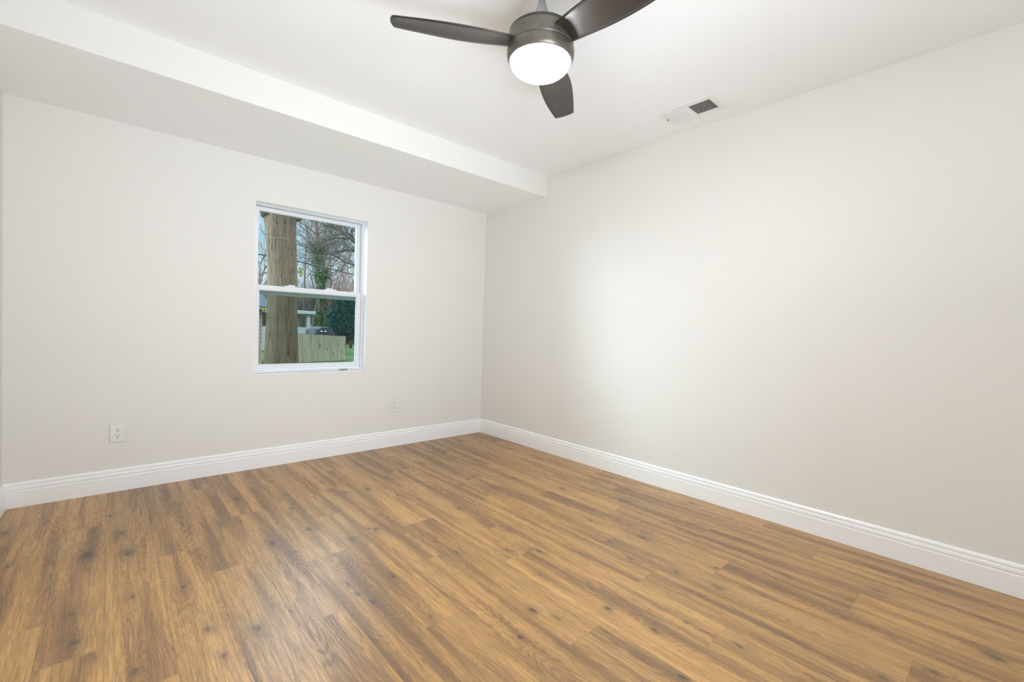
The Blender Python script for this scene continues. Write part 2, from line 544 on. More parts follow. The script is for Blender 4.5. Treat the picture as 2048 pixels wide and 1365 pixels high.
ls = obj('lower_sash', bm, M['vinyl'], win)
bm = bmesh.new()                    # glazing bead round the lower pane
gx0, gx1, gz0, gz1 = ix0 + 0.034, ix1 - 0.036, WZ0 + 0.0600, 1.3145
for lo, hi in (((gx0, 0.090, gz0), (gx0 + 0.006, 0.098, gz1)), ((gx1 - 0.006, 0.090, gz0), (gx1, 0.098, gz1)), ((gx0, 0.090, gz0), (gx1, 0.098, gz0 + 0.007)), ((gx0, 0.090, gz1 - 0.004), (gx1, 0.098, gz1))):
    bbox(bm, lo, hi, 0.0015, 1)
bbox(bm, (gx1 - 0.022, 0.084, gz0), (gx1 - 0.004, 0.098, gz0 + 0.012), 0.004)
obj('glazing_bead', bm, M['vinyl'], ls)
bm = bmesh.new()
box(bm, (ix0 + 0.033, 0.099, WZ0 + 0.058), (ix1 - 0.035, 0.103, 1.318))
obj('pane', bm, M['pane_green'], ls, label='green tinted lower pane')
for px in (-1.825, -1.535):         # sash locks on the meeting rail
    bm = bmesh.new()
    bbox(bm, (px - 0.042, 0.090, 1.3495), (px + 0.042, 0.112, 1.355), 0.002)
    bbox(bm, (px - 0.022, 0.088, 1.353), (px + 0.022, 0.110, 1.366), 0.004)
    bbox(bm, ((px - 0.055) if px < -1.7 else (px + 0.010), 0.092, 1.353), ((px - 0.010) if px < -1.7 else (px + 0.055), 0.102, 1.3585), 0.002)
    obj('sash_lock', bm, M['vinyl'], win)
bm = bmesh.new()
bbox(bm, (-1.456, 0.060, WZ0 + 0.004), (-1.385, 0.0655, WZ0 + 0.014), 0.0022)
bbox(bm, (-1.452, 0.050, WZ0 + 0.0065), (-1.389, 0.061, WZ0 + 0.0105), 0.0015)
obj('sash_lift', bm, M['steel'], win, label='grey metal lift handle')
for (x0, x1, cm) in ((-1.790, -1.745, (0.75, 0.68, 0.12)), (-1.745, -1.660, (0.72, 0.76, 0.62)), (-1.570, -1.515, (0.80, 0.84, 0.82))):
    bm = bmesh.new()
    box(bm, (x0, 0.1190, 1.287), (x1, 0.1215, 1.297))
    obj('label_sticker', bm, mat('sticker_paper', cm, 0.5), us)

# ------------------------------------------------------------------ power outlets
def outlet(cx, cz, label):
    root = thing('power_outlet', (cx, 0, cz), label, 'outlet', 'duplex outlets on the window wall')
    w, h = 0.0385, 0.0560
    bm = bmesh.new()
    bbox(bm, (cx - w, -0.0065, cz - h), (cx + w, -0.0002, cz + h), 0.004, 3)
    obj('plate', bm, M['plastic'], root)
    for s in (1, -1):
        zc = cz + s * 0.0195
        bm = bmesh.new()
        n = 28
        pts = []
        for i in range(n):
            a = 2 * PI * i / n
            pts.append((0.0172 * math.cos(a), max(-0.0135, min(0.0135, 0.0172 * math.sin(a)))))
        f0 = [bm.verts.new((cx + p[0], -0.0086, zc + p[1])) for p in pts]
        f1 = [bm.verts.new((cx + p[0], -0.0060, zc + p[1])) for p in pts]
        bm.faces.new(f0)
        for i in range(n):
            j = (i + 1) % n
            bm.faces.new((f0[i], f0[j], f1[j], f1[i]))
        bmesh.ops.recalc_face_normals(bm, faces=bm.faces)
        rc = obj('receptacle', bm, M['plastic'], root)
        bm = bmesh.new()
        box(bm, (cx - 0.0072, -0.0089, zc - 0.001), (cx - 0.0050, -0.0084, zc + 0.0080))
        box(bm, (cx + 0.0050, -0.0089, zc + 0.0005), (cx + 0.0072, -0.0084, zc + 0.0075))
        v = [bm.verts.new((cx + 0.0030 * math.cos(2 * PI * i / 14), -0.0089, zc - 0.0068 + 0.0030 * math.sin(2 * PI * i / 14))) for i in range(14)]
        bm.faces.new(v)
        obj('slots', bm, M['slot'], rc)
    bm = bmesh.new()
    b2 = [bm.verts.new((cx + 0.0032 * math.cos(2 * PI * i / 16), -0.0075, cz + 0.0032 * math.sin(2 * PI * i / 16))) for i in range(16)]
    b3 = [bm.verts.new((v.co.x, -0.0060, v.co.z)) for v in b2]
    bm.faces.new(b2)
    for i in range(16):
        j = (i + 1) % 16
        bm.faces.new((b2[i], b2[j], b3[j], b3[i]))
    obj('screw', bm, M['plastic'], root)
    return root
outlet(-2.8395, 0.3610, 'white duplex outlet low on the wall, left of the window')
outlet(-0.9845, 0.3618, 'white duplex outlet low on the wall, between the window and the room corner')

# ------------------------------------------------------------------ ceiling vent
vent = thing('ceiling_vent', (-0.2465, -2.305, H), 'white rectangular air register in the ceiling near the right wall', 'vent')
vx0, vx1, vy0, vy1 = -0.358, -0.135, -2.483, -2.133
ox0, ox1 = -0.313, -0.183
bm = bmesh.new()
zt, zb_ = H - 0.0005, H - 0.006
def ring_plate(bm, x0, x1, y0, y1, holes):
    ys = sorted({y0, y1, *[h[0] for h in holes], *[h[1] for h in holes]})
    bbox(bm, (x0, y0, zb_), (ox0, y1, zt), 0.0025)
    bbox(bm, (ox1, y0, zb_), (x1, y1, zt), 0.0025)
    for a, b in zip(ys, ys[1:]):
        if not any(abs(a - h[0]) < 1e-6 for h in holes):
            bbox(bm, (ox0 - 0.003, a, zb_), (ox1 + 0.003, b, zt), 0.0012)
ring_plate(bm, vx0, vx1, vy0, vy1, [(-2.446, -2.316), (-2.294, -2.160)])
obj('face_plate', bm, M['vent'], vent)
bm = bmesh.new()
box(bm, (ox0 - 0.002, -2.448, H - 0.0012), (ox1 + 0.002, -2.158, H - 0.0006))
obj('duct_opening', bm, M['duct'], vent, label='dark duct behind the louvers')
for (a, b, sgn) in ((-2.446, -2.316, 1), (-2.294, -2.160, -1)):
    bm = bmesh.new()
    n = 11
    st_ = (b - a) / n
    for i in range(n + (0 if sgn > 0 else 1)):
        yc = a + (i + (0.5 if sgn > 0 else 0.2)) * st_
        dy = 0.0042 if sgn > 0 else 0.0037
        tk = 0.0008
        # thin blades tilted away from / towards the room
        z0, z1 = H - 0.0070, H - 0.0016
        y0_, y1_ = (yc - dy * 0.28, yc + dy * 0.28) if sgn > 0 else (yc + dy, yc - dy)
        v = [bm.verts.new(c) for c in ((ox0, y0_ - tk, z0), (ox1, y0_ - tk, z0), (ox1, y1_ - tk, z1), (ox0, y1_ - tk, z1), (ox0, y0_ + tk, z0), (ox1, y0_ + tk, z0), (ox1, y1_ + tk, z1), (ox0, y1_ + tk, z1))]
        for q in ((0, 1, 2, 3), (7, 6, 5, 4), (0, 4, 5, 1), (3, 2, 6, 7), (1, 5, 6, 2), (0, 3, 7, 4)):
            bm.faces.new([v[k] for k in q])
    bmesh.ops.recalc_face_normals(bm, faces=bm.faces)
    obj('louver_bank', bm, M['vent'], vent)
for yy in (-2.466, -2.147):
    bm = bmesh.new()
    lathe(bm, [(0.0035, H - 0.0060), (0.0035, H - 0.0075), (0.0015, H - 0.0080)], (-0.2465, yy), 16)
    obj('screw', bm, M['steel'], vent)
bm = bmesh.new()
bbox(bm, (-0.262, -2.156, H - 0.014), (-0.240, -2.152, H - 0.005), 0.001)
obj('damper_lever', bm, M['steel'], vent)

# ------------------------------------------------------------------ ceiling fan
FX, FY = -1.654, -2.413
fan = thing('ceiling_fan', (FX, FY, H), 'dark three-blade ceiling fan with a lit white globe', 'ceiling fan')
bm = bmesh.new()
lathe(bm, [(0.064, H - 0.0005), (0.064, H - 0.012), (0.058, H - 0.030), (0.040, H - 0.048), (0.018, H - 0.055)], (FX, FY), 48)
obj('canopy', bm, M['pewter'], fan, True)
bm = bmesh.new()
lathe(bm, [(0.0105, H - 0.05), (0.0105, 2.30)], (FX, FY), 32)
obj('downrod', bm, M['pewter'], fan, True)
bm = bmesh.new()
lathe(bm, [(0.0115, 2.338), (0.0135, 2.332), (0.0175, 2.315), (0.0225, 2.297), (0.026, 2.278), (0.029, 2.250), (0.032, 2.232), (0.050, 2.222), (0.060, 2.2165)], (FX, FY), 48)
obj('coupling_cover', bm, M['pewter'], fan, True)
bm = bmesh.new()
lathe(bm, [(0.030, 2.2180), (0.100, 2.2170), (0.118, 2.2130), (0.1235, 2.2070), (0.1240, 2.2000), (0.1240, 2.1995)], (FX, FY), 96)
obj('motor_cap', bm, mat('dark_cap', (0.03, 0.028, 0.026), 0.4), fan, True)
bm = bmesh.new()
lathe(bm, [(0.122, 2.2000), (0.1245, 2.1985), (0.1255, 2.193), (0.1255, 2.160), (0.1260, 2.150), (0.1245, 2.1455), (0.1180, 2.1450)], (FX, FY), 96)
obj('motor_housing', bm, M['bronze'], fan, True)
bm = bmesh.new()
lathe(bm, [(0.116, 2.1448), (0.1262, 2.1446), (0.1284, 2.1425), (0.1290, 2.137), (0.1290, 2.126), (0.1275, 2.116), (0.1245, 2.108), (0.1195, 2.1005), (0.1165, 2.0995), (0.1155, 2.1010)], (FX, FY), 96)
obj('light_ring', bm, M['bronze'], fan, True)
bm = bmesh.new()
gp = []
for i in range(15):
    a = 0.5 * PI * i / 14
    gp.append((0.1150 * math.cos(a) + 0.0003, 2.1015 - 0.058 * math.sin(a)))
lathe(bm, gp, (FX, FY), 96)
obj('globe', bm, M['globe'], fan, True, label='glowing white glass globe')
def blade(ang):
    b = bmesh.new()
    uvl = b.verts.layers.float_vector.new('blade_uv')
    ph = math.radians(-12)
    r = Vector((math.cos(ang), math.sin(ang), 0))
    t = Vector((-math.sin(ang), math.cos(ang), 0)) * math.cos(ph) + Vector((0, 0, math.sin(ph)))
    n = r.cross(t)
    st = []
    N, K = 26, 8
    S0, S1 = 0.100, 0.545
    top, bot = [], []
    for i in range(N + 1):
        q = i / N
        s = S0 + (S1 - S0) * q
        wp = 0.048 + 0.022 * math.sin(min(1, q / 0.75) * PI * 0.5) - 0.024 * max(0, (q - 0.35) / 0.65) ** 1.7
        wm = -(0.050 + 0.026 * math.sin(min(1, q / 0.55) * PI * 0.5) - 0.028 * max(0, (q - 0.35) / 0.65) ** 1.6)
        ra, rb = [], []
        for k in range(K + 1):
            w = wm + (wp - wm) * k / K
            tip = 0.014 * (1 - ((w - 0.5 * (wp + wm)) / (0.5 * (wp - wm))) ** 2) * q ** 6
            camber = 0.004 * (1 - (2 * k / K - 1) ** 2)
            base = Vector((FX, FY, 2.163 - 0.010 * q)) + r * (s + tip) + t * w + n * camber
            th = 0.0030 if 0 < k < K else 0.0016
            va = b.verts.new(base + n * th)
            vb = b.verts.new(base - n * th)
            va[uvl] = (s + ang, w, 0)
            vb[uvl] = (s + ang, w, 0)
            ra.append(va)
            rb.append(vb)
        top.append(ra)
        bot.append(rb)
    for i in range(N):
        for k in range(K):
            b.faces.new((top[i][k], top[i + 1][k], top[i + 1][k + 1], top[i][k + 1]))
            b.faces.new((bot[i][k], bot[i][k + 1], bot[i + 1][k + 1], bot[i + 1][k]))
        b.faces.new((top[i][0], bot[i][0], bot[i + 1][0], top[i + 1][0]))
        b.faces.new((top[i][K], top[i + 1][K], bot[i + 1][K], bot[i][K]))
    for k in range(K):
        b.faces.new((top[0][k], top[0][k + 1], bot[0][k + 1], bot[0][k]))
        b.faces.new((top[N][k], bot[N][k], bot[N][k + 1], top[N][k + 1]))
    bmesh.ops.recalc_face_normals(b, faces=b.faces)
    return obj('blade', b, M['blade'], fan, True)
for a in (152, 32, -88):
    blade(math.radians(a))

# ------------------------------------------------------------------ outside
GZ = -0.62                          # the ground lies below the room floor
def at(u, v, y):
    d = cf + cr * ((u - 1024) / F_PX) - cu * ((v - 682.5) / F_PX)
    return CAM + d * ((y - CAM.y) / d.y)
def ground_at(u, v):
    d = cf + cr * ((u - 1024) / F_PX) - cu * ((v - 682.5) / F_PX)
    return CAM + d * ((GZ - CAM.z) / d.z)
def noisy(name, stops, scale, stretch=(1, 1, 1), rough=0.9, bump=0.0, detail=5, dist=0.0):
    m = mat(name, (0.2, 0.2, 0.2), rough, 0, 0.2)
    t = NT(m)
    c = t.sep(t.coord())
    v = t.xyz(*[t.math('MULTIPLY', c[i], stretch[i]) for i in range(3)])
    f = t.noise(v, scale, detail, 0.6, dist)
    t.l.new(t.ramp(f, stops), t.p.inputs['Base Color'])
    if bump:
        t.bump(f, bump, 0.03)
    return m
M['grass'] = noisy('lawn_grass', [(0.3, (0.030, 0.065, 0.017)), (0.7, (0.067, 0.112, 0.034))], 9, rough=0.95)
M['road'] = noisy('road_asphalt', [(0.3, (0.096, 0.096, 0.096)), (0.7, (0.130, 0.130, 0.125))], 3)
M['mulch'] = noisy('leaf_litter', [(0.3, (0.067, 0.041, 0.029)), (0.7, (0.120, 0.077, 0.058))], 4)
M['twig'] = noisy('grey_twig', [(0.3, (0.057, 0.042, 0.035)), (0.7, (0.109, 0.083, 0.068))], 6)
M['twig_red'] = noisy('brown_twig', [(0.3, (0.085, 0.050, 0.036)), (0.7, (0.143, 0.090, 0.068))], 6)
M['limb'] = noisy('limb_bark', [(0.3, (0.048, 0.039, 0.032)), (0.7, (0.102, 0.084, 0.069))], 12)
M['ivy'] = noisy('ivy_leaf', [(0.3, (0.020, 0.048, 0.014)), (0.7, (0.060, 0.104, 0.036))], 3)
M['holly'] = noisy('evergreen_leaf', [(0.3, (0.009, 0.041, 0.038)), (0.7, (0.030, 0.090, 0.075))], 3)
M['cable'] = mat('black_cable', (0.012, 0.012, 0.015), 0.6)
M['white_siding'] = mat('white_siding', (0.372, 0.384, 0.396), 0.6)
M['dark_glass'] = mat('dark_glass', (0.02, 0.025, 0.03), 0.5, 0, 0.15)
M['car'] = mat('dark_car_paint', (0.010, 0.013, 0.020), 0.55, 0, 0.15)
M['lamp_glass'] = mat('headlight_glass', (0.75, 0.75, 0.72), 0.2)
M['tyre'] = mat('tyre_rubber', (0.012, 0.012, 0.012), 0.8)
M['roof'] = noisy('slate_roof', [(0.3, (0.050, 0.062, 0.084)), (0.7, (0.084, 0.095, 0.118))], 6)
M['yellow_leaf'] = noisy('yellow_leaf', [(0.3, (0.160, 0.170, 0.025)), (0.7, (0.250, 0.250, 0.060))], 9)
M['rust'] = mat('rusty_wire', (0.16, 0.065, 0.035), 0.8)
def brick_mat():
    m = mat('red_brick', (0.3, 0.1, 0.05), 0.9)
    t = NT(m)
    b = t.n.new('ShaderNodeTexBrick')
    b.inputs['Color1'].default_value = (0.36, 0.13, 0.07, 1)
    b.inputs['Color2'].default_value = (0.28, 0.10, 0.06, 1)
    b.inputs['Mortar'].default_value = (0.40, 0.36, 0.32, 1)
    b.inputs['Scale'].default_value = 1.0
    b.inputs['Brick Width'].default_value = 0.22
    b.inputs['Row Height'].default_value = 0.075
    b.inputs['Mortar Size'].default_value = 0.012
    c = t.sep(t.coord())
    t.l.new(t.xyz(c[0], c[2], 0.0), b.inputs['Vector'])
    t.l.new(b.outputs['Color'], t.p.inputs['Base Color'])
    return m
M['brick'] = brick_mat()
def bark_mat():
    m = mat('oak_bark', (0.2, 0.17, 0.13), 0.95, 0, 0.15)
    t = NT(m)
    c = t.sep(t.coord())
    ang = t.math('ARCTAN2', t.math('SUBTRACT', c[1], TRUNK_Y), t.math('SUBTRACT', c[0], TRUNK_X))
    v = t.xyz(t.math('MULTIPLY', ang, 13.0), t.math('MULTIPLY', c[2], 2.4), 0.0)
    f = t.noise(v, 1.0, 5, 0.7, 0.8)
    g = t.noise(t.xyz(t.math('MULTIPLY', ang, 34.0), t.math('MULTIPLY', c[2], 5.0), 3.0), 1.0, 5, 0.7, 0.5)
    s = t.noise(t.xyz(t.math('MULTIPLY', ang, 6.5), t.math('MULTIPLY', c[2], 6.0), 9.0), 1.0, 4, 0.6, 0.8)
    w = t.noise(t.xyz(t.math('MULTIPLY', ang, 2.2), t.math('MULTIPLY', c[2], 0.5), 4.0), 1.0, 2, 0.5)
    col = t.ramp(f, [(0.34, (0.057, 0.037, 0.022)), (0.46, (0.113, 0.078, 0.047)), (0.66, (0.170, 0.122, 0.079))])
    col = t.mix(t.ramp(g, [(0.36, 0.85), (0.52, 0.0)]), col, (0.034, 0.023, 0.014))
    col = t.mix(t.ramp(g, [(0.56, 0.0), (0.72, 0.5)]), col, (0.219, 0.164, 0.111))
    col = t.mix(t.ramp(s, [(0.61, 0.0), (0.67, 0.9)]), col, (0.021, 0.014, 0.009))
    col = t.mix(t.ramp(w, [(0.30, 0.45), (0.44, 0.0)]), col, (0.155, 0.134, 0.108))
    t.l.new(col, t.p.inputs['Base Color'])
    t.bump(t.math('ADD', f, t.math('MULTIPLY', g, 0.5)), 0.7, 0.05)
    return m
def plank_mat():
    m = mat('weathered_fence', (0.3, 0.28, 0.24), 0.9, 0, 0.2)
    t = NT(m)
    c = t.sep(t.coord())
    f = t.noise(t.xyz(t.math('MULTIPLY', c[0], 22), t.math('MULTIPLY', c[1], 22), t.math('MULTIPLY', c[2], 1.3)), 1.0, 5, 0.6)
    info = t.n.new('ShaderNodeObjectInfo')
    col = t.ramp(f, [(0.3, (0.189, 0.150, 0.105)), (0.55, (0.320, 0.264, 0.193)), (0.75, (0.414, 0.350, 0.273))])
    k = t.noise(t.xyz(t.math('MULTIPLY', c[0], 5), t.math('MULTIPLY', c[1], 5), t.math('MULTIPLY', c[2], 3)), 1.0, 2)
    col = t.mix(t.ramp(k, [(0.63, 0.0), (0.70, 0.7)]), col, (0.094, 0.068, 0.045))
    t.l.new(col, t.p.inputs['Base Color'])
    return m
M['fence'] = plank_mat()

# ground, road
bm = bmesh.new()
box(bm, (-60, 0.7, GZ - 0.4), (70, 120, GZ))
tag(obj('ground', bm, M['grass']), kind='structure')
g1 = ground_at(700, 682.5)
bm = bmesh.new()
box(bm, (-60, g1.y - 2.0, GZ), (70, g1.y + 3.4, GZ + 0.02))
tag(obj('road', bm, M['road']), kind='structure')
bm = bmesh.new()
box(bm, (-60, g1.y + 3.4, GZ), (70, g1.y + 22, GZ + 0.05))
tag(obj('leaf_litter', bm, M['mulch']), kind='structure')

# big trunk close to the window
TY = 4.4
sil = [(372, 545, 572), (382, 530, 586), (396, 518, 600), (408, 514, 602), (424, 516, 601.5), (438, 519, 601), (452, 521.5, 598.8), (475, 524, 599), (510, 526, 599.8), (550, 528, 600.4), (590, 528, 600.6), (640, 526, 601), (690, 522.5, 602.2), (730, 519, 604), (765, 515, 607)]
prof_t = []
for v, l, r in sil:
    a, b = at(l, v, TY), at(r, v, TY)
    prof_t.append((0.5 * (a.x + b.x), 0.5 * (a.z + b.z), 0.5 * (b.x - a.x) * 0.80))
# the silhouette of a round trunk seen obliquely: radius = half its width along x times the cosine of the view angle
TRUNK_X = prof_t[9][0]
TRUNK_Y = TY
M['bark'] = bark_mat()
def ring_trunk(bm, secs, n=40, amp=0.03, seed=0):
    prev = None
    for (cx, cy, z, r) in secs:
        ring = []
        for i in range(n):
            a = 2 * PI * i / n
            k = 1 + amp * noise.noise(Vector((3.0 * math.cos(a), 3.0 * math.sin(a), z * 0.8 + seed))) + amp * 0.35 * math.sin(a * 13 + z * 0.6)
            ring.append(bm.verts.new((cx + r * k * math.cos(a), cy + r * k * math.sin(a), z)))
        if prev:
            for i in range(n):
                j = (i + 1) % n
                bm.faces.new((prev[i], prev[j], ring[j], ring[i]))
        prev = ring
    bm.faces.new(prev)
oak = thing('oak_tree', (prof_t[-1][0], TY, GZ), 'thick tree trunk with rough brown bark right outside the window', 'tree')
secs = [(x, TY, z, r) for x, z, r in reversed(prof_t)]
x0_, z0_, r0_ = prof_t[-1]
base = [(x0_, TY, GZ - 0.02, r0_ * 1.22), (x0_, TY, 0.5 * (GZ + z0_), r0_ * 1.07)]
secs = [s for s in base if s[2] < secs[0][2] - 0.05] + secs
# refine between the sections
fine = []
for a, b in zip(secs, secs[1:]):
    for k in range(4):
        q = k / 4
        fine.append(tuple(a[i] + (b[i] - a[i]) * q for i in range(4)))
fine.append(secs[-1])
xt, yt, zt_, rt = secs[-1]
bm = bmesh.new()
ring_trunk(bm, fine, 56, 0.02)
obj('trunk', bm, M['bark'], oak, True)
bm = bmesh.new()
tube(bm, [(xt - 0.08, yt, zt_ - 0.5), (xt - 0.15, yt + 0.03, zt_ - 0.12), (xt - 0.60, yt + 0.3, zt_ + 0.5), (xt - 1.7, yt + 0.8, zt_ + 1.7), (xt - 2.6, yt + 1.2, zt_ + 3.6)], [0.18, 0.20, 0.19, 0.15, 0.10], 16)
obj('limb', bm, M['bark'], oak, True)
bm = bmesh.new()
tube(bm, [(xt + 0.08, yt, zt_ - 0.5), (xt + 0.13, yt + 0.06, zt_ - 0.12), (xt + 0.55, yt + 0.5, zt_ + 0.5), (xt + 1.7, yt + 1.4, zt_ + 1.6), (xt + 2.7, yt + 2.0, zt_ + 3.4)], [0.18, 0.20, 0.18, 0.14, 0.10], 16)
obj('limb', bm, M['bark'], oak, True)
s1, s2 = at(592, 436, TY - 0.28), at(603.5, 436, TY - 0.30)
bm = bmesh.new()
tube(bm, [s1, s1.lerp(s2, 0.6), s2], [0.065, 0.058, 0.035], 12)
obj('branch_stub', bm, M['bark'], oak, True)
wz = at(545, 473.5, TY - 0.36).z
wr = [s for s in fine if abs(s[2] - wz) < 0.2][0]
bm = bmesh.new()
pts = [(wr[0] + (wr[3] * 1.03) * math.cos(a), TY + (wr[3] * 1.03) * math.sin(a), wz - 0.03 * math.cos(a)) for a in [math.radians(185 + 5 * i) for i in range(20)]]
tube(bm, pts, 0.0045, 6)
obj('wire', bm, M['rust'], oak, True, label='rusty wire sunk into the bark')

def leaf_cloud(bm, pts, n, size, rnd, spread):
    for _ in range(n):
        p = Vector(rnd.choice(pts))
        d = Vector((rnd.gauss(0, 1), rnd.gauss(0, 1), rnd.gauss(0, 1)))
        c = p + d * spread
        a = Vector((rnd.uniform(-1, 1), rnd.uniform(-1, 1), rnd.uniform(-0.6, 0.6))).normalized()
        b = a.cross(Vector((rnd.uniform(-1, 1), rnd.uniform(-1, 1), rnd.uniform(-1, 1)))).normalized()
        s = size * rnd.uniform(0.6, 1.3)
        vs = [bm.verts.new(c + a * s), bm.verts.new(c + b * s * 0.55), bm.verts.new(c - a * s), bm.verts.new(c - b * s * 0.55)]
        bm.faces.new(vs)
rl = random.Random(5)
bm = bmesh.new()
leaf_cloud(bm, [at(601.5, 543 + i * 3, TY + 0.42) for i in range(-2, 4)], 80, 0.022, rl, 0.016)
obj('leaf_tuft', bm, M['yellow_leaf'], oak, label='yellow green tuft of leaves')

# bare trees: recursive branching, one object per tree
def grow(bm, p, d, length, rad, depth, rnd, spread, minr=0.006, tips=None, up=0.15):
    n = 4
    pts, rs = [p.copy()], [rad]
    for i in range(n):
        d = (d + Vector((rnd.gauss(0, 0.13), rnd.gauss(0, 0.13), rnd.gauss(0, 0.10) + up * 0.3))).normalized()
        p = p + d * (length / n)
        pts.append(p.copy())
        rs.append(max(minr, rad * (1 - 0.45 * (i + 1) / n)))
    tube(bm, pts, rs, 6 if rad > 0.04 else 4, False)
    if depth == 0:
        if tips is not None:
            tips.append(p.copy())
        return
    for k in range(rnd.choice((2, 2, 3))):
        q = rnd.randint(2, n)
        nd = (d + Vector((rnd.gauss(0, spread), rnd.gauss(0, spread), rnd.gauss(0, spread * 0.7) + up))).normalized()
        grow(bm, pts[q], nd, length * rnd.uniform(0.6, 0.82), max(minr, rs[q] * 0.72), depth - 1, rnd, spread, minr, tips, up)
def bare_tree(u, y, height, rad, seed, material, label, depth=5, spread=0.55, lean=(0, 0), split=0.32, minr=0.006, group='bare trees behind the fence'):
    g = at(u, 660, y)
    root = thing('bare_tree', (g.x, y, GZ), label, 'tree', group)
    rnd = random.Random(seed)
    p = Vector((g.x, y, GZ - 0.02))
    d = Vector((lean[0], lean[1], 1)).normalized()
    bt, bb = bmesh.new(), bmesh.new()
    pts, rs = [p.copy()], [rad * 1.2]
    n = 7
    for i in range(n):
        d = (d + Vector((rnd.gauss(0, 0.04), rnd.gauss(0, 0.04), 0.02))).normalized()
        p = p + d * (height * 0.62 / n)
        pts.append(p.copy())
        rs.append(rad * (1 - 0.5 * (i + 1) / n))
    tube(bt, pts, rs, 10)
    obj('trunk', bt, material, root, True)
    for i in range(2, n + 1):
        for k in range(2 if i < n else 4):
            if i / n < split:
                continue
            nd = (d * 0.5 + Vector((rnd.gauss(0, 0.7), rnd.gauss(0, 0.7), rnd.uniform(0.1, 0.8)))).normalized()
            grow(bb, pts[i], nd, height * rnd.uniform(0.16, 0.24), max(minr, rs[i] * 0.55), depth - 2, rnd, spread, minr)
    obj('branches', bb, material, root, True)
    return root
bare_tree(606, 30, 11, 0.10, 1, M['twig'], 'slender grey bare tree beside the right edge of the big trunk', minr=0.007)
bare_tree(622, 32, 14, 0.13, 2, M['twig'], 'tall grey bare tree standing just left of the ivy-clad tree', minr=0.008)
bare_tree(662, 33, 13, 0.12, 3, M['twig_red'], 'brown bare tree just right of the ivy-clad tree', minr=0.007)
bare_tree(682, 31, 8.0, 0.09, 4, M['twig_red'], 'low brown bare tree behind the dark evergreen bush', minr=0.007, split=0.15)
bare_tree(702, 29, 7.5, 0.09, 6, M['twig_red'], 'low brown bare tree at the right edge of the window', minr=0.007, split=0.15)
bare_tree(512, 26, 8.5, 0.10, 8, M['twig'], 'grey bare tree seen left of the big trunk', minr=0.007, split=0.2)
bare_tree(632, 40, 15, 0.15, 9, M['twig'], 'distant grey bare tree behind the ivy-clad tree', minr=0.009)

# the spreading tree whose limbs reach in from the right
def limb_tree():
    y = 13.0
    g = at(800, 660, y)
    root = thing('spreading_tree', (g.x, y, GZ), 'leafless tree whose long limbs reach into the upper right of the window', 'tree')
    rnd = random.Random(21)
    top = at(790, 560, y)
    bm = bmesh.new()
    tube(bm, [(g.x, y, GZ - 0.02), (g.x - 0.05, y, 0.8), tuple(top), tuple(at(800, 430, y + 0.4))], [0.36, 0.28, 0.24, 0.16], 12)
    obj('trunk', bm, M['limb'], root, True)
    lines = [([(790, 540), (750, 513), (718, 491), (702, 477), (690, 469), (676, 460), (662, 453), (647, 450)], 0.105),
             ([(702, 477), (690, 477.5), (676, 476), (662, 478), (648, 483), (640, 488)], 0.045),
             ([(690, 470), (683, 468), (668, 470), (655, 476)], 0.035),
             ([(694, 472), (692, 458), (687, 446), (684, 436)], 0.035),
             ([(690, 482), (678, 489), (664, 493), (655, 499)], 0.028),
             ([(770, 500), (730, 503), (712, 502), (695, 501), (676, 504), (655, 508), (645, 512)], 0.060),
             ([(770, 575), (730, 545), (708, 531), (690, 524), (672, 513), (660, 508), (648, 506)], 0.050),
             ([(672, 513), (662, 517), (650, 521)], 0.022),
             ([(780, 480), (730, 452), (708, 436), (690, 428), (672, 420)], 0.060)]
    for li, (pl, r) in enumerate(lines):
        bm = bmesh.new()
        pts = [at(u, v, y - 0.5 + 0.35 * math.sin(li * 1.7) + 0.05 * i) for i, (u, v) in enumerate(pl)]
        if pl[0][0] > 765:
            pts[0] = top + (pts[0] - top) * 0.25
        rs = [r * (1 - 0.72 * i / (len(pts) - 1)) for i in range(len(pts))]
        tube(bm, pts, rs, 8)
        for i in range(1, len(pts)):
            for k in range(4):
                q = pts[i - 1].lerp(pts[i], rnd.random())
                d = (pts[i] - pts[i - 1]).normalized()
                nd = (d * 0.7 + Vector((rnd.gauss(0, 0.4), rnd.gauss(0, 0.5), rnd.gauss(0.15, 0.5)))).normalized()
                grow(bm, q, nd, rnd.uniform(0.35, 0.75), max(0.006, rs[i] * 0.4), 2, rnd, 0.5, 0.005)
        obj('limb', bm, M['limb'], root, True)
limb_tree()

